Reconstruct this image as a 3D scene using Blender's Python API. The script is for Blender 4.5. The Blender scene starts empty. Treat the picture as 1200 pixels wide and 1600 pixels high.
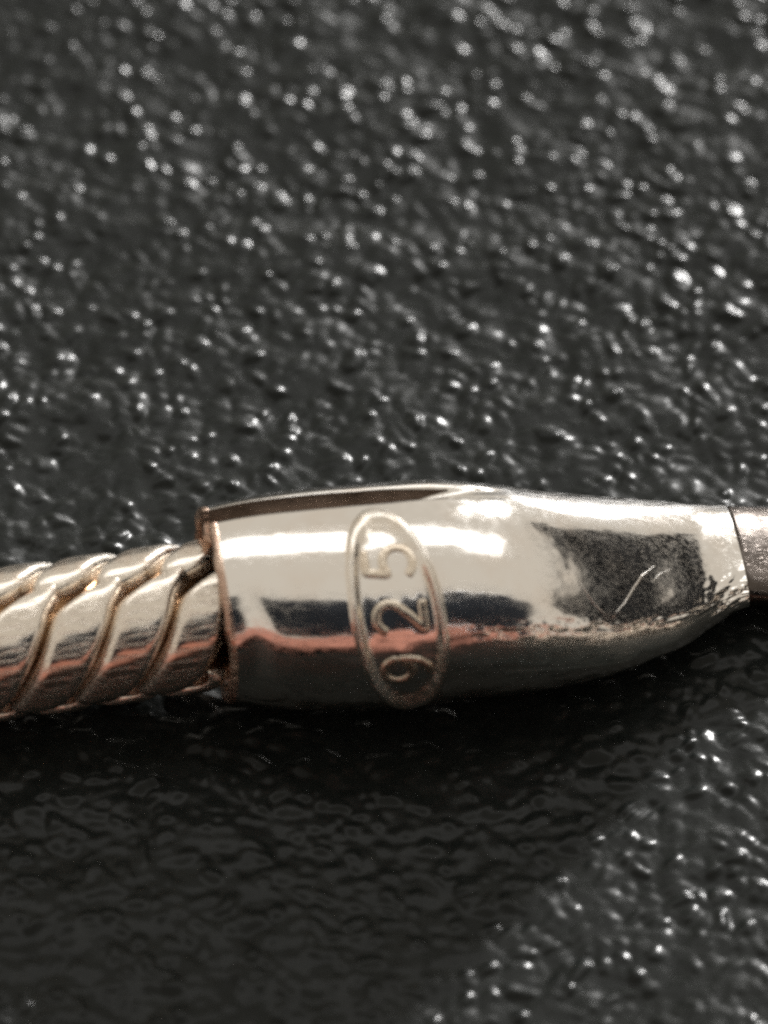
import bpy, math
import numpy as np
from mathutils import Matrix, Vector

# ------------------------------------------------------------------ scene, camera, light
# one Blender unit is one millimetre (macro close-up)
sc = bpy.context.scene
sc.unit_settings.system = 'METRIC'
sc.unit_settings.scale_length = 0.001
R_ = math.radians
PITCH, DIST = R_(48), 120.0

cam_d = bpy.data.cameras.new('camera')
cam = bpy.data.objects.new('camera', cam_d)
sc.collection.objects.link(cam)
cam.location = (0, -DIST*math.cos(PITCH), DIST*math.sin(PITCH))
cam.rotation_euler = (R_(90) - PITCH, 0, 0)
cam_d.sensor_fit = 'VERTICAL'
cam_d.sensor_height = 36
cam_d.lens = 36*DIST/16.0
cam_d.clip_start, cam_d.clip_end = 1, 5000
cam_d.dof.use_dof = True
cam_d.dof.focus_distance = 118.1
cam_d.dof.aperture_fstop = 0.10
sc.camera = cam

world = bpy.data.worlds.new('World'); sc.world = world; world.use_nodes = True
bg = world.node_tree.nodes['Background']
bg.inputs[0].default_value = (0.60, 0.55, 0.475, 1)      # plain warm room light
bg.inputs[1].default_value = 0.98

SUN_EL, SUN_AZ = R_(20.5), R_(21)       # low sun from behind, a little to the right
sun_d = bpy.data.lights.new('sun', 'SUN'); sun_d.energy = 5.0; sun_d.angle = R_(5.5)
sun_d.color = (1.0, 0.985, 0.965)
sun = bpy.data.objects.new('sun', sun_d); sc.collection.objects.link(sun)
to_sun = Vector((math.sin(SUN_AZ)*math.cos(SUN_EL), math.cos(SUN_AZ)*math.cos(SUN_EL), math.sin(SUN_EL)))
sun.rotation_euler = to_sun.to_track_quat('Z', 'Y').to_euler()

win_d = bpy.data.lights.new('window_light', 'AREA'); win_d.shape = 'RECTANGLE'
win_d.size, win_d.size_y = 1000, 300
win_d.energy = 1.15e6; win_d.color = (1.0, 0.99, 0.97)
win = bpy.data.objects.new('window_light', win_d); sc.collection.objects.link(win)
win_dir = Vector((0.02, math.cos(R_(68)), math.sin(R_(68)))).normalized()
win.location = win_dir*700
win.rotation_euler = win_dir.to_track_quat('Z', 'Y').to_euler()

sc.view_settings.view_transform = 'Standard'
sc.view_settings.look = 'None'
sc.view_settings.exposure = 0.0
sc.view_settings.gamma = 1.0
sc.render.engine = 'CYCLES'
sc.cycles.filter_width = 2.4
sc.cycles.sample_clamp_direct = 6.0
sc.cycles.sample_clamp_indirect = 3.0
sc.cycles.max_bounces = 8
sc.cycles.glossy_bounces = 6
sc.cycles.use_denoising = False      # the remaining fine grain reads like sensor noise

# ------------------------------------------------------------------ helpers
rng = np.random.default_rng(925)

def mesh_obj(name, verts, faces, mat, parent=None, smooth=True, uv=None):
    me = bpy.data.meshes.new(name)
    verts = np.asarray(verts, dtype=np.float32); 
    faces = np.asarray(faces, dtype=np.int32)
    n = len(faces)
    me.vertices.add(len(verts)); me.vertices.foreach_set('co', verts.ravel())
    me.loops.add(n*4); me.loops.foreach_set('vertex_index', faces.ravel())
    me.polygons.add(n)
    me.polygons.foreach_set('loop_start', np.arange(0, n*4, 4, dtype=np.int32))
    me.update(calc_edges=True)
    me.validate()
    if smooth: me.shade_smooth()
    if uv is not None:
        l = me.uv_layers.new(name='surf')
        l.data.foreach_set('uv', np.asarray(uv, dtype=np.float32)[faces.ravel()].ravel())
    me.materials.append(mat)
    o = bpy.data.objects.new(name, me); sc.collection.objects.link(o)
    if parent: o.parent = parent
    return o

def grid_faces(ni, nj, wrap_j=False, flip=False):
    i = np.arange(ni-1)[:, None]; j = np.arange(nj if wrap_j else nj-1)[None, :]
    j2 = (j+1) % nj
    f = np.stack([i*nj+j, i*nj+j2, (i+1)*nj+j2, (i+1)*nj+j], -1).reshape(-1, 4)
    return f[:, ::-1] if flip else f

def smoothstep(a, b, x):
    t = np.clip((x-a)/(b-a), 0, 1); return t*t*(3-2*t)

def value_noise(x, y, seed):
    """smooth 2D noise in -1..1"""
    r = np.random.default_rng(seed).uniform(-1, 1, (256, 256))
    xi = np.floor(x).astype(int); yi = np.floor(y).astype(int)
    fx = x-xi; fy = y-yi
    fx = fx*fx*fx*(fx*(6*fx-15)+10); fy = fy*fy*fy*(fy*(6*fy-15)+10)
    a = r[xi & 255, yi & 255]; b = r[(xi+1) & 255, yi & 255]
    c = r[xi & 255, (yi+1) & 255]; d = r[(xi+1) & 255, (yi+1) & 255]
    return (a*(1-fx)+b*fx)*(1-fy)+(c*(1-fx)+d*fx)*fy

def pebbles(x, y, seed):
    """rounded leather grain: distance to cell borders and a height for each cell"""
    rg = np.random.default_rng(seed)
    jx = rg.uniform(0, 1, (128, 128)); jy = rg.uniform(0, 1, (128, 128)); hh = rg.uniform(0, 1, (128, 128))
    xi = np.floor(x).astype(int); yi = np.floor(y).astype(int)
    f1 = np.full(x.shape, 9.0); f2 = np.full(x.shape, 9.0); h1 = np.zeros(x.shape)
    for dx in (-1, 0, 1):
        for dy in (-1, 0, 1):
            cx = xi+dx; cy = yi+dy
            px = cx+jx[cx & 127, cy & 127]; py = cy+jy[cx & 127, cy & 127]
            d = np.hypot(px-x, py-y); h = hh[cx & 127, cy & 127]
            closer = d < f1
            f2 = np.where(closer, f1, np.minimum(f2, d))
            h1 = np.where(closer, h, h1); f1 = np.where(closer, d, f1)
    return f1, f2, h1

class NT:
    def __init__(self, name):
        self.m = bpy.data.materials.new(name); self.m.use_nodes = True
        self.t = self.m.node_tree; self.b = self.t.nodes['Principled BSDF']
    def n(self, kind, **kw):
        nd = self.t.nodes.new(kind)
        for k, v in kw.items():
            if k.startswith('i_'): nd.inputs[k[2:].replace('_', ' ')].default_value = v
            else: setattr(nd, k, v)
        return nd
    def l(self, a, b): self.t.links.new(a, b)

def noise(nt, vec, scale, detail=3, rough=0.5):
    n = nt.n('ShaderNodeTexNoise'); n.inputs['Scale'].default_value = scale
    n.inputs['Detail'].default_value = detail; n.inputs['Roughness'].default_value = rough
    nt.l(vec, n.inputs['Vector']); return n.outputs['Fac']

def ramp(nt, fac, stops):
    r = nt.n('ShaderNodeValToRGB'); el = r.color_ramp.elements
    while len(el) < len(stops): el.new(0.5)
    for e, (p, c) in zip(el, stops):
        e.position = p; e.color = c if len(c) == 4 else (*c, 1)
    nt.l(fac, r.inputs[0]); return r.outputs[0]

def silver(name, c_clean, c_tarnish, r0, r1, scratch=0.02, t0=0.45, t1=0.75):
    nt = NT(name); tc = nt.n('ShaderNodeTexCoord').outputs['Object']
    nt.b.inputs['Metallic'].default_value = 1
    f = noise(nt, tc, 1.3, 5, 0.6)
    nt.l(ramp(nt, f, [(t0, c_clean), (t1, c_tarnish)]), nt.b.inputs['Base Color'])
    g = noise(nt, tc, 6.0, 4, 0.6)
    mr = nt.n('ShaderNodeMapRange'); nt.l(g, mr.inputs['Value'])
    mr.inputs['From Min'].default_value = 0.35; mr.inputs['From Max'].default_value = 0.7
    mr.inputs['To Min'].default_value = r0; mr.inputs['To Max'].default_value = r1
    nt.l(mr.outputs[0], nt.b.inputs['Roughness'])
    mp = nt.n('ShaderNodeMapping'); nt.l(tc, mp.inputs['Vector']); mp.inputs['Scale'].default_value = (0.35, 6, 6)
    s1 = noise(nt, mp.outputs[0], 2.0, 2, 0.6)
    s2 = noise(nt, tc, 9.0, 2, 0.5)
    add = nt.n('ShaderNodeMath', operation='MULTIPLY_ADD'); nt.l(s2, add.inputs[0]); add.inputs[1].default_value = 0.4; nt.l(s1, add.inputs[2])
    tot = add.outputs[0]
    for rot, sc_ in (((0.3, 0.2, 0.5), (0.5, 9, 9)), ((0.9, -0.4, -0.6), (0.6, 11, 11)), ((0.1, 0.1, 0.05), (0.25, 12, 12))):
        m2 = nt.n('ShaderNodeMapping'); nt.l(tc, m2.inputs['Vector'])
        m2.inputs['Rotation'].default_value = rot; m2.inputs['Scale'].default_value = sc_
        hl = noise(nt, m2.outputs[0], 1.6, 2, 0.5)
        ln = ramp(nt, hl, [(0.40, (0, 0, 0)), (0.415, (1, 1, 1)), (0.43, (0, 0, 0))])
        mu = nt.n('ShaderNodeMath', operation='MULTIPLY_ADD'); mu.inputs[1].default_value = -0.6
        nt.l(ln, mu.inputs[0]); nt.l(tot, mu.inputs[2]); tot = mu.outputs[0]
    bp = nt.n('ShaderNodeBump'); bp.inputs['Strength'].default_value = 1.0; bp.inputs['Distance'].default_value = scratch
    nt.l(tot, bp.inputs['Height']); nt.l(bp.outputs[0], nt.b.inputs['Normal'])
    return nt.m

M_SILVER = silver('silver_polished', (0.96, 0.93, 0.89), (0.91, 0.84, 0.77), 0.065, 0.15, 0.0004)
M_LINK = silver('silver_links', (0.90, 0.83, 0.74), (0.74, 0.58, 0.46), 0.13, 0.24, 0.003)
M_RIM = silver('silver_tarnished_edge', (0.80, 0.62, 0.50), (0.55, 0.33, 0.24), 0.20, 0.34, 0.006, 0.35, 0.65)
M_DIGIT = silver('silver_stamped', (0.84, 0.75, 0.63), (0.64, 0.51, 0.38), 0.10, 0.18, 0.002)
M_SEAM_SHADE = silver('seam_shade', (0.09, 0.065, 0.05), (0.04, 0.028, 0.02), 0.4, 0.55, 0.003)
M_STAMP = silver('silver_stamp_frame', (0.95, 0.90, 0.83), (0.80, 0.68, 0.54), 0.06, 0.14, 0.002)
M_NECK = silver('silver_darkened_neck', (0.105, 0.090, 0.080), (0.07, 0.06, 0.053), 0.20, 0.27, 0.002)  # silver darkened in its colour to stand for the neck's dimmer reflection
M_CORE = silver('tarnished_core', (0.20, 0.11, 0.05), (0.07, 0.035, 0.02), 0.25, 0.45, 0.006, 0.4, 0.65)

# black leather
nt = NT('black_leather'); tc = nt.n('ShaderNodeTexCoord').outputs['Object']
f = noise(nt, tc, 2.2, 8, 0.75)
nt.l(ramp(nt, f, [(0.35, (0.0060, 0.0076, 0.0070)), (0.7, (0.0142, 0.0162, 0.0152))]), nt.b.inputs['Base Color'])
g = noise(nt, tc, 3.2, 4, 0.65)
nt.l(ramp(nt, g, [(0.36, (0.30,)*3), (0.66, (0.48,)*3)]), nt.b.inputs['Roughness'])
nt.b.inputs['Specular IOR Level'].default_value = 0.055
nt.b.inputs['Coat Weight'].default_value = 0.20
nt.b.inputs['Coat Roughness'].default_value = 0.20
b1 = noise(nt, tc, 12.0, 6, 0.75)
bp = nt.n('ShaderNodeBump'); bp.inputs['Strength'].default_value = 0.8; bp.inputs['Distance'].default_value = 0.010
nt.l(b1, bp.inputs['Height']); nt.l(bp.outputs[0], nt.b.inputs['Normal'])
M_LEATHER = nt.m

def plain(name, col, rough, metal=0.0, spec=0.5, nscale=0.0, var=0.7):
    nt = NT(name); tc = nt.n('ShaderNodeTexCoord').outputs['Object']
    f = noise(nt, tc, nscale or 0.2, 4, 0.6)
    nt.l(ramp(nt, f, [(0.3, tuple(c*var for c in col)), (0.7, col)]), nt.b.inputs['Base Color'])
    nt.b.inputs['Roughness'].default_value = rough
    nt.b.inputs['Metallic'].default_value = metal
    nt.b.inputs['Specular IOR Level'].default_value = spec
    return nt.m

# ------------------------------------------------------------------ leather surface
def axis_samples(a0, a1, step, lo, hi):
    inner = np.arange(a0, a1+1e-6, step)
    left = []; p = a0; s = step
    while p > lo: s *= 1.35; p -= s; left.append(max(p, lo))
    right = []; p = a1; s = step
    while p < hi: s *= 1.35; p += s; right.append(min(p, hi))
    return np.concatenate([np.array(left[::-1]), inner, np.array(right)])

gx = axis_samples(-9.0, 9.0, 0.032, -320, 320)
gy = axis_samples(-14.0, 16.5, 0.036, -320, 320)
X, Y = np.meshgrid(gx, gy, indexing='ij')
fade = smoothstep(12, 9.2, np.abs(X))*smoothstep(-18, -14.5, Y)*smoothstep(20, 17, Y)
wx = X + 0.16*value_noise(X*1.7, Y*1.7, 3) + 0.05*value_noise(X*5, Y*5, 4)
wy = Y + 0.16*value_noise(X*1.7+40, Y*1.7, 5) + 0.05*value_noise(X*5, Y*5+30, 6)
f1, f2, hc = pebbles(wx*3.3+200, wy*3.8+200, 11)
edge = f2-f1
peb = np.clip(1-1.35*f1*f1, 0, 1)*smoothstep(-0.05, 0.35, edge)*(0.12+0.88*hc**1.7)
for _ in range(2):      # soften the creases
    peb[1:-1] = (peb[:-2]+peb[1:-1]+peb[2:])/3; peb[:, 1:-1] = (peb[:, :-2]+peb[:, 1:-1]+peb[:, 2:])/3
h = 0.085*peb
h += 0.060*value_noise(X*0.8, Y*0.9, 7) + 0.030*value_noise(X*2.5+9, Y*3.2, 8)
h += 0.010*value_noise(X*5.2, Y*6.4, 9)
Z = (h-0.11)*fade
lv = np.stack([X, Y, Z], -1).reshape(-1, 3)
leather = mesh_obj('leather_surface', lv, grid_faces(len(gx), len(gy), flip=True), M_LEATHER)
leather['kind'] = 'structure'

# ------------------------------------------------------------------ necklace
necklace = bpy.data.objects.new('necklace', None); sc.collection.objects.link(necklace)
necklace.location = (0, -3.3, 0); necklace.empty_display_size = 2
necklace['label'] = 'silver necklace end with slanted chain links and a stamped cap on black leather'
necklace['category'] = 'necklace'
OFF = np.array([0, -3.3, 0])
PSI = R_(10)
AX = np.array([math.cos(PSI), math.sin(PSI), 0]); FR = np.array([math.sin(PSI), -math.cos(PSI), 0]); UP = np.array([0, 0, 1.0])

# end cap: axis point, half width and half height along the cap
ST = np.array([
 (-2.574,-3.357,1.580, 1.391,1.520),
 (-1.942,-3.402,1.660, 1.564,1.600),
 (-1.164,-3.403,1.720, 1.660,1.660),
 (0.000,-3.326,1.750, 1.690,1.690),
 (1.166,-3.166,1.730, 1.660,1.660),
 (1.946,-3.021,1.610, 1.647,1.540),
 (2.733,-2.770,1.370, 1.611,1.300),
 (3.427,-2.471,1.120, 1.572,1.040),
 (3.927,-2.207,0.940, 1.483,0.850),
 (4.429,-1.947,0.780, 1.352,0.670),
 (4.936,-1.621,0.620, 1.139,0.500),
 (5.439,-1.404,0.540, 0.986,0.400),
 (5.937,-1.351,0.480, 1.004,0.340),
 (6.534,-1.293,0.460, 0.979,0.330)])
S_RIM, S_TIP = -2.574, 5.45

def interp_smooth(x, xs, ys):
    """monotone-ish cubic through the stations"""
    m = np.gradient(ys, xs)
    k = np.clip(np.searchsorted(xs, x)-1, 0, len(xs)-2)
    hx = xs[k+1]-xs[k]; t = (x-xs[k])/hx
    return ((2*t**3-3*t**2+1)*ys[k] + (t**3-2*t**2+t)*hx*m[k] + (-2*t**3+3*t**2)*ys[k+1] + (t**3-t**2)*hx*m[k+1])

def cap_raw(s, phi, off):
    sx = np.clip(s, ST[0, 0], ST[-1, 0])
    cx = s; cy = interp_smooth(sx, ST[:, 0], ST[:, 1]) + (s-sx)*0.1
    cz = interp_smooth(sx, ST[:, 0], ST[:, 2])
    w = interp_smooth(sx, ST[:, 0], ST[:, 3])+off; hh = interp_smooth(sx, ST[:, 0], ST[:, 4])+off
    e = 2/(2+0.3*smoothstep(3.6, 5.4, s))
    c, sn = np.cos(phi), np.sin(phi)
    a = w*np.sign(c)*np.abs(c)**e; b = hh*np.sign(sn)*np.abs(sn)**e
    return np.stack([cx+FR[0]*a, cy+FR[1]*a, cz+b], -1)

def cap_off(s, phi):
    """dents, flare at the rim, the folded seam along the top"""
    d = np.degrees((phi+np.pi) % (2*np.pi)-np.pi)
    o = 0.010*value_noise(s*1.1+30, phi*1.6+8, 21)+0.0035*value_noise(s*2.7, phi*4.5+9, 22)
    o = o+0.0012*value_noise(s*7, phi*14, 23)
    o = o+0.09*np.exp(-((s-S_RIM)/0.20)**2)*np.exp(-((d-5)/34)**2) - 0.05*np.exp(-((s-S_RIM-0.42)/0.18)**2)*np.exp(-((d-8)/22)**2)
    o = o+0.022*smoothstep(4.5, 5.0, s)*np.exp(-((d-28)/28)**2)*(value_noise(s*6, phi*7+3, 24)+0.5*value_noise(s*13, phi*15+3, 25))
    line = np.interp(s, [0.9, 1.8, 3.2, 4.4, 5.2], [24, 27, 33, 30, 22])
    wear = smoothstep(0.9, 1.2, s)*np.exp(-((d-line)/4.5)**2)
    o = o+wear*(0.006+0.016*value_noise(s*4.3, phi*22, 26)+0.006*value_noise(s*15, phi*30, 27))
    k = smoothstep(2.2, 0.0, s)
    o = o-0.24*k*smoothstep(106, 109, d)*smoothstep(121.5, 117.5, d)
    o = o+0.06*k*smoothstep(117, 121, d)*smoothstep(170, 150, d)
    return o

def S(s, phi, off=0.0):
    s = np.asarray(s, float); phi = np.asarray(phi, float)
    return cap_raw(s, phi, cap_off(s, phi)+off)

def S_normal(s, phi):
    e = 1e-3
    a = cap_raw(s+e, phi, 0)-cap_raw(s-e, phi, 0); b = cap_raw(s, phi+e, 0)-cap_raw(s, phi-e, 0)
    n = np.cross(a, b); n /= np.linalg.norm(n, axis=-1, keepdims=True)
    out = cap_raw(s, phi, 0.1)-cap_raw(s, phi, 0)
    return np.where((n*out).sum(-1, keepdims=True) < 0, -n, n)

NP = 360
phis = np.linspace(0, 2*np.pi, NP, endpoint=False)
ss = np.linspace(S_RIM+0.05, S_TIP, 560)
# the sheet behind the seam reaches a little past the near one
def rim_shift(phi):
    d = np.degrees(phi)
    return -0.08*smoothstep(108, 118, d)*smoothstep(250, 160, d)+0.02*np.sin(phi*3+1)
SS, PP = np.meshgrid(ss, phis, indexing='ij')
wgt = np.clip(1-(SS-S_RIM)/0.8, 0, 1)
body = S(SS+rim_shift(PP)*wgt, PP)
v = body.reshape(-1, 3)
tipc = body[-1].mean(0)
cap_v = np.concatenate([v, (tipc+(body[-1]-tipc)*0.5), (tipc+(body[-1]-tipc)*0.01)])
cap_f = np.concatenate([grid_faces(len(ss), NP, True), grid_faces(3, NP, True)+(len(ss)-1)*NP])
end_cap = mesh_obj('end_cap', cap_v-OFF, cap_f[:, ::-1], M_SILVER, necklace)
end_cap['label'] = 'polished silver end cap, round at the chain and flattened to the right'

# near-black strip that paints the shade in the folded seam's gap
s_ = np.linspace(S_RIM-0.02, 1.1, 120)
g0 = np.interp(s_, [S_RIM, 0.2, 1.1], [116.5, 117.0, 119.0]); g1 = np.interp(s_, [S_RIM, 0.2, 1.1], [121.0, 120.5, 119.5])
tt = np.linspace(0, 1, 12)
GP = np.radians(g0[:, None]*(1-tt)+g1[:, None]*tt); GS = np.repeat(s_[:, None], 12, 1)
mesh_obj('seam', S(GS+rim_shift(GP)*np.clip(1-(GS-S_RIM)/0.8, 0, 1), GP, 0.010).reshape(-1, 3)-OFF, grid_faces(120, 12), M_SEAM_SHADE, end_cap)

# rim: rounded cut edge of the sheet and the inside of the tube
prof = [(0.12, -0.01), (0.10, 0.008), (0.06, 0.014), (0.02, 0.008), (0.0, -0.02), (-0.006, -0.07), (0.0, -0.12), (0.03, -0.15), (0.3, -0.19), (1.0, -0.25), (1.9, -0.4)]
rings = []
for ds, do in prof:
    s_ = np.full(NP, S_RIM+ds)+rim_shift(phis)*np.clip(1-ds/0.8, 0, 1)+ (0.008*np.sin(phis*9)+0.006*np.sin(phis*17+2))*(1 if ds < 0.05 else 0)
    rings.append(S(s_, phis, do))
mesh_obj('cap_rim', np.concatenate(rings)-OFF, grid_faces(len(prof), NP, True), M_RIM, end_cap)

# flattened neck and loop at the tip (mostly beyond the picture's edge)
sn = np.array([S_TIP-0.03, S_TIP, S_TIP+0.06, S_TIP+0.2, S_TIP+0.45, S_TIP+0.75, S_TIP+0.95, S_TIP+1.0])
on = np.array([-0.20, -0.018, -0.008, -0.010, -0.015, -0.03, -0.08, -0.20])
neck = np.stack([cap_raw(np.full(NP, a), phis, b) for a, b in zip(sn, on)])
neck[:, :, 2] += 0.0
mesh_obj('neck', neck.reshape(-1, 3)-OFF, grid_faces(len(sn), NP, True, True), M_NECK, end_cap)
ta, tb = np.meshgrid(np.linspace(0, 2*np.pi, 64, endpoint=False), np.linspace(0, 2*np.pi, 20, endpoint=False), indexing='ij')
lc = np.array([7.35, -1.2, 0.34])
tor = np.stack([lc[0]+(0.95+0.26*np.cos(tb))*np.cos(ta), lc[1]+(0.80+0.26*np.cos(tb))*np.sin(ta), lc[2]+0.26*np.sin(tb)], -1)
tor = np.concatenate([tor, tor[:1]])
mesh_obj('loop', tor.reshape(-1, 3)-OFF, grid_faces(65, 20, True), M_LINK, end_cap)

# oval hallmark: a raised frame round a sunk field
HS, HP = -0.01, R_(37)
HA, HB = 0.70, R_(63)
TILT = 0.07
nr, nth = 90, 160
rho = np.linspace(0.0, 1.12, nr); th = np.linspace(0, 2*np.pi, nth, endpoint=False)
RR, TH = np.meshgrid(np.maximum(rho, 0.004), th, indexing='ij')
def hm(u, vv):          # unit oval coordinates to the cap's own
    return HS+HA*u-TILT*vv*1.6, HP+HB*vv
def oval_height(r):
    return 0.018 + 0.11*np.exp(-((r-0.91)/0.11)**2) - 0.13*smoothstep(0.95, 1.11, r)
su, pv = hm(RR*np.cos(TH), RR*np.sin(TH))
hv = S(su, pv, oval_height(RR)+0.004*value_noise(su*9, pv*9+5, 31)+0.005*value_noise(su*4, pv*4+5, 32))
kf = int(np.searchsorted(rho, 0.74))
hallmark = mesh_obj('hallmark_frame', hv[kf:].reshape(-1, 3)-OFF, grid_faces(nr-kf, nth, True, True), M_STAMP, end_cap)
hallmark['label'] = 'raised oval frame of the stamped hallmark'
mesh_obj('hallmark_field', hv[:kf+1].reshape(-1, 3)-OFF, grid_faces(kf+1, nth, True, True), M_SILVER, end_cap)

def arc(cx, cy, rx, ry, a0, a1, n=22):
    a = np.radians(np.linspace(a0, a1, n)); return [(cx+rx*np.cos(t), cy+ry*np.sin(t)) for t in a]
GLYPH = {
 '9': [arc(0.5, 0.68, 0.36, 0.30, 0, 360, 34), [(0.86, 0.68), (0.85, 0.45), (0.76, 0.22), (0.60, 0.06), (0.36, 0.0)]],
 '2': [arc(0.5, 0.70, 0.38, 0.29, 165, -35, 24)+[(0.55, 0.30), (0.12, 0.0), (0.92, 0.0)]],
 '5': [[(0.86, 1.0), (0.24, 1.0), (0.16, 0.56)]+arc(0.46, 0.32, 0.42, 0.31, 118, -150, 26)],
}
def resample(pts, step):
    p = np.array(pts, float); d = np.r_[0, np.cumsum(np.hypot(*np.diff(p, axis=0).T))]
    q = np.linspace(0, d[-1], max(4, int(d[-1]/step)))
    return np.stack([np.interp(q, d, p[:, 0]), np.interp(q, d, p[:, 1])], -1)
def digit(ch, vc):
    vs, fs, base = [], [], 0
    Wd, Ht = 0.58, 0.72
    sc0, pc0 = hm(0.02, vc)
    for st in GLYPH[ch]:
        p = resample(st, 0.03)
        s = sc0-(p[:, 1]-0.5)*Ht; ph = pc0+(p[:, 0]-0.5)*Wd/1.69
        P = S(s, ph, 0.020); N = S_normal(s, ph)
        T = np.gradient(P, axis=0); T /= np.linalg.norm(T, axis=1, keepdims=True)
        B = np.cross(N, T)
        ks = np.linspace(0, 2*np.pi, 12, endpoint=False)
        n = len(P); wr = np.full(n, 0.070); wr[0] = wr[-1] = 0.02
        ring = P[:, None]+B[:, None]*(wr[:, None]*np.cos(ks))[..., None]+N[:, None]*(0.42*wr[:, None]*np.sin(ks))[..., None]
        vs.append(ring.reshape(-1, 3)); fs.append(grid_faces(n, 12, True)+base); base += n*12
    o = mesh_obj('digit', np.concatenate(vs)-OFF, np.concatenate(fs), M_DIGIT, end_cap)
    o['label'] = 'stamped digit '+ch
    return o
for ch, vc in (('9', -0.46), ('2', 0.015), ('5', 0.475)):
    digit(ch, vc)

# scratches on the flattened side
def scratch(pts, wid):
    p = resample(pts, 0.03); s = p[:, 0]; ph = np.radians(p[:, 1])
    P = S(s, ph, 0.0); N = S_normal(s, ph)
    T = np.gradient(P, axis=0); T /= np.linalg.norm(T, axis=1, keepdims=True); B = np.cross(N, T)
    ks = np.linspace(0, 2*np.pi, 8, endpoint=False); n = len(P)
    wr = wid*np.sin(np.linspace(0.12, np.pi-0.12, n))**0.5
    ring = P[:, None]+B[:, None]*(wr[:, None]*np.cos(ks))[..., None]+N[:, None]*(0.5*wr[:, None]*np.sin(ks))[..., None]
    mesh_obj('scratch', ring.reshape(-1, 3)-OFF, grid_faces(n, 8, True), M_SILVER, end_cap)
scratch([(2.75, 62), (2.85, 54), (2.98, 45), (3.15, 38)], 0.016)
scratch([(3.30, 40), (3.45, 46), (3.62, 55), (3.80, 64), (4.05, 72)], 0.018)
scratch([(3.95, 60), (4.10, 66), (4.30, 70)], 0.010)
scratch([(1.2, 70), (1.7, 68), (2.1, 67)], 0.008)

# chain: three rows of slanted links round a dark core
C1 = np.array([-2.62, -3.36, 1.40]); C0 = np.array([-5.82, -3.77, 1.18])
cd = (C1-C0)/np.linalg.norm(C1-C0)
cq = Vector(cd).to_track_quat('X', 'Z')
RB, PITCH_L = 0.98, 0.97
na, nb = 29, 71
aa = np.linspace(-1, 1, na); bb = np.linspace(0, 1, nb)
def link_mesh(seed):
    A, Bq = np.meshgrid(aa, bb, indexing='ij')
    wv = np.sqrt(np.clip(1-(np.clip(0.20-Bq, 0, 1)/0.20)**2, 0, 1))**0.9*np.sqrt(np.clip(1-(np.clip(Bq-0.84, 0, 1)/0.17)**2, 0, 1))
    wv = np.maximum(wv, 0.02)
    half = 0.478*wv
    slant = -1.18*Bq**1.15+0.10*np.sin(Bq*np.pi)+0.30*smoothstep(0.25, 0.0, Bq)
    s = slant+A*half*(1-0.0*Bq)
    ang = R_(98)-R_(130)*Bq+ R_(7)*A*(1-smoothstep(0, 0.3, Bq))
    pil = (1-np.abs(A)**4.4)**0.55
    r = RB-0.10+0.29*pil*(0.35+0.65*wv)+0.006*value_noise(s*3+seed*7, ang*4, 40+seed)
    # local frame: x along the chain, -y towards the camera, z up
    v = np.stack([s, -r*np.cos(ang), r*np.sin(ang)], -1).reshape(-1, 3)
    return v, grid_faces(na, nb)
LINK_ME = []
for k in range(3):
    v, f = link_mesh(k)
    o = mesh_obj('link', v, f, M_LINK); LINK_ME.append(o.data); bpy.data.objects.remove(o)
base_m = Matrix.Translation(Vector(C1-OFF)) @ cq.to_matrix().to_4x4()
cnt = 0
for row in range(3):
    rot = Matrix.Rotation(R_(120)*row*-1, 4, 'X')
    for k in range(-1, 11):
        if row == 2 and False: continue
        x = 0.16-PITCH_L*k + (0, -0.38, 0.33)[row]
        if x > 0.75: continue
        o = bpy.data.objects.new('link', LINK_ME[(k+row) % 3]); sc.collection.objects.link(o)
        o.parent = necklace
        o.matrix_local = base_m @ Matrix.Translation((x, 0, 0)) @ rot @ Matrix.Rotation(rng.uniform(-0.03, 0.03), 4, 'X')
# the rest of the chain comes out from under the added roll and loops round at the right, outside the frame
WP = np.array([(4.0, -24.5), (10, -20.0), (16, -15.5), (22, -10.0), (25.5, -3.0), (26, 5.0), (23.5, 12.0), (18.5, 17.5)])
tq = np.linspace(0, len(WP)-1, 600)
cx_ = interp_smooth(tq, np.arange(len(WP), dtype=float), WP[:, 0]); cy_ = interp_smooth(tq, np.arange(len(WP), dtype=float), WP[:, 1])
dl = np.r_[0, np.cumsum(np.hypot(np.diff(cx_), np.diff(cy_)))]
def path(d):
    return np.array([np.interp(d, dl, cx_), np.interp(d, dl, cy_), 1.18])
for k in range(int((dl[-1]-1)/PITCH_L)):
    for row in range(3):
        d_ = 0.5+PITCH_L*k+(0, 0.38, -0.33)[row]
        if not 0 <= d_ <= dl[-1]-0.1: continue
        P0 = path(d_); tg = path(d_-0.05)-path(d_+0.05)
        q = Vector(tg).to_track_quat('X', 'Z')
        o = bpy.data.objects.new('link', LINK_ME[(k+row) % 3]); sc.collection.objects.link(o); o.parent = necklace
        o.matrix_local = Matrix.Translation(Vector(P0-OFF)) @ q.to_matrix().to_4x4() @ Matrix.Rotation(R_(-120)*row+R_(25)*math.sin(k*0.15), 4, 'X')
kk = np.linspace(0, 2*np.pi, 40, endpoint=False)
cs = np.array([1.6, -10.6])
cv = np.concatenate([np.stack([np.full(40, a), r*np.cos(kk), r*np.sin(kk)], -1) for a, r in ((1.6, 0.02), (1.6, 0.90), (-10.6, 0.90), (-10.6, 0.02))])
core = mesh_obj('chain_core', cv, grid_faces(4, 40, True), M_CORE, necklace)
core.matrix_local = base_m

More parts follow.
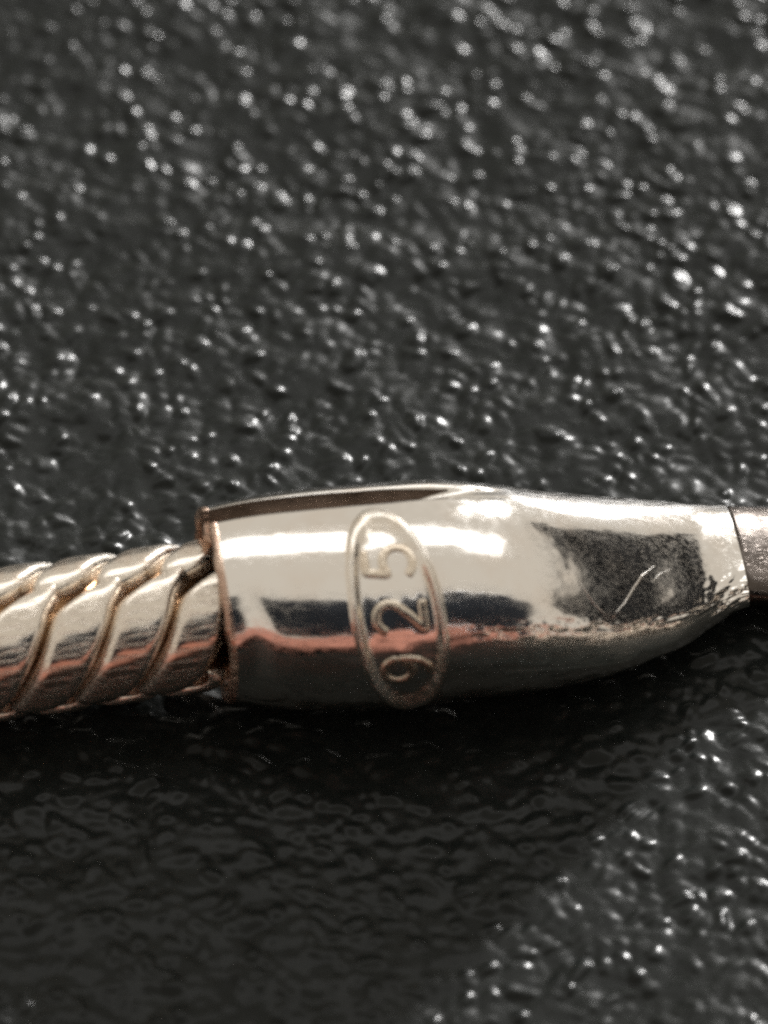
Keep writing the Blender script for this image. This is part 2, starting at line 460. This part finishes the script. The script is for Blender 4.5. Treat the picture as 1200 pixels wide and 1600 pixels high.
ds = np.linspace(0, dl[-1], 160); PC = np.array([path(a) for a in ds]); TG = np.gradient(PC, axis=0); TG /= np.linalg.norm(TG, axis=1, keepdims=True)
BN = np.cross(TG, [0, 0, 1.0]); k2 = np.linspace(0, 2*np.pi, 20, endpoint=False)
cv = PC[:, None]+0.88*(BN[:, None]*np.cos(k2)[:, None]+np.array([0, 0, 1.0])*np.sin(k2)[:, None])
mesh_obj('chain_core', cv.reshape(-1, 3)-OFF, grid_faces(160, 20, True), M_CORE, necklace)

# ------------------------------------------------------------------ unseen things added for the dark and reddish reflections in the metal
M_SLAB = plain('dark_slab_face', (0.030, 0.034, 0.042), 0.3, 0, 0.3, 0.05)
M_FRAME = plain('bright_metal_frame', (0.8, 0.8, 0.82), 0.28, 1, 0.5, 0.1, 0.9)
M_RAIL = plain('bright_metal_rail', (0.9, 0.9, 0.92), 0.2, 1, 0.5, 0.1, 0.9)
M_CLOTH = plain('terracotta_cloth', (0.30, 0.135, 0.10), 0.9, 0, 0.2, 0.05)

def rounded_slab(w, hgt, dep, rad, bev, n=8):
    out = []
    for cx, cy, a0 in ((w/2-rad, hgt/2-rad, 0), (-w/2+rad, hgt/2-rad, 90), (-w/2+rad, -hgt/2+rad, 180), (w/2-rad, -hgt/2+rad, 270)):
        for a in np.radians(np.linspace(a0, a0+90, n)): out.append((cx, cy, math.cos(a), math.sin(a)))
    out = np.array(out); rings = []
    for z, inset in ((dep/2, 'c'), (dep/2, bev), (dep/2-bev*0.3, bev*0.3), (dep/2-bev, 0), (-dep/2+bev, 0), (-dep/2+bev*0.3, bev*0.3), (-dep/2, bev), (-dep/2, 'c')):
        if inset == 'c': rings.append(np.stack([out[:, 0]*0.02, out[:, 1]*0.02, np.full(len(out), z)], -1))
        else:
            rr = rad-inset
            rings.append(np.stack([out[:, 0]+rr*out[:, 2], out[:, 1]+rr*out[:, 3], np.full(len(out), z)], -1))
    return np.concatenate(rings), grid_faces(8, len(out), True, True)

reflection_slab = bpy.data.objects.new('reflection_slab', None); sc.collection.objects.link(reflection_slab)  # unseen slab, added to put a dark band in the silver
reflection_slab.rotation_euler = cam.rotation_euler
reflection_slab.location = cam.location
TW, THT = 250, 102
shift = np.array([45, -50, 16])
v, f = rounded_slab(TW, THT, 7.0, 9, 1.6)
mesh_obj('slab_frame', v+shift, f, M_FRAME, reflection_slab)
v, f = rounded_slab(TW-4, THT-6, 0.6, 8, 0.2)
mesh_obj('slab_face', v+shift+np.array([0, 1, -3.45]), f, M_SLAB, reflection_slab)
ra = np.linspace(0, 2*np.pi, 16, endpoint=False)
rail = np.concatenate([np.stack([np.full(16, x), -THT/2+1+r*np.cos(ra), -3.4+r*np.sin(ra)], -1) for x, r in ((-TW/2+7, .05), (-TW/2+8, 2.2), (TW/2-8, 2.2), (TW/2-7, .05))])
mesh_obj('glint_rail', rail+shift, grid_faces(4, 16, True), M_RAIL, reflection_slab)  # bright rod added so the cap mirrors a line of glints
reflection_slab['label'] = 'added dark slab outside the frame, there for the dark band mirrored in the silver'
reflection_slab['category'] = 'reflection_slab'

nu, nv = 160, 48
U, V = np.meshgrid(np.linspace(0, 1, nu), np.linspace(0, 2*np.pi, nv, endpoint=False), indexing='ij')
rad = np.clip(np.sin(U*np.pi), 0, 1)**0.25*(1+0.10*np.sin(V*5+U*9)+0.07*np.sin(V*3-U*21)+0.05*np.sin(U*60+V))
az = R_(-75)+R_(160)*U; rr = 25+12*smoothstep(20, 45, np.degrees(az))+1.5*np.sin(U*9)+rad*6.0*np.cos(V)
cl = np.stack([rr*np.sin(az), -rr*np.cos(az), 2.6+rad*2.7*np.sin(V)], -1)
cl[..., 2] = np.maximum(cl[..., 2], 0.05)
reflection_cloth = mesh_obj('reflection_cloth_roll', cl.reshape(-1, 3), grid_faces(nu, nv, True, True), M_CLOTH)  # unseen roll, added to redden the cap's lower reflections
reflection_cloth['label'] = 'added terracotta roll outside the frame, there for the reddish reflection'
reflection_cloth['category'] = 'reflection_cloth'

M_BOX = plain('black_box_card', (0.030, 0.034, 0.042), 0.5, 0, 0.25, 0.05)
reflection_box = bpy.data.objects.new('low_reflection_box', None); sc.collection.objects.link(reflection_box)  # unseen block, added to darken the reflection at the cap's right
reflection_box.location = (140, 48, 0); reflection_box.rotation_euler = (0, 0, R_(8))
v, f = rounded_slab(60, 160, 30, 3, 1.0)
mesh_obj('box_base', v+np.array([0, 0, 15.0]), f, M_BOX, reflection_box)
v, f = rounded_slab(62, 162, 16, 3, 1.5)
mesh_obj('box_lid', v+np.array([0, 0, 38.5]), f, M_BOX, reflection_box)
reflection_box['label'] = 'added low black block outside the frame, there for the dark patch mirrored in the silver'
reflection_box['category'] = 'reflection_box'
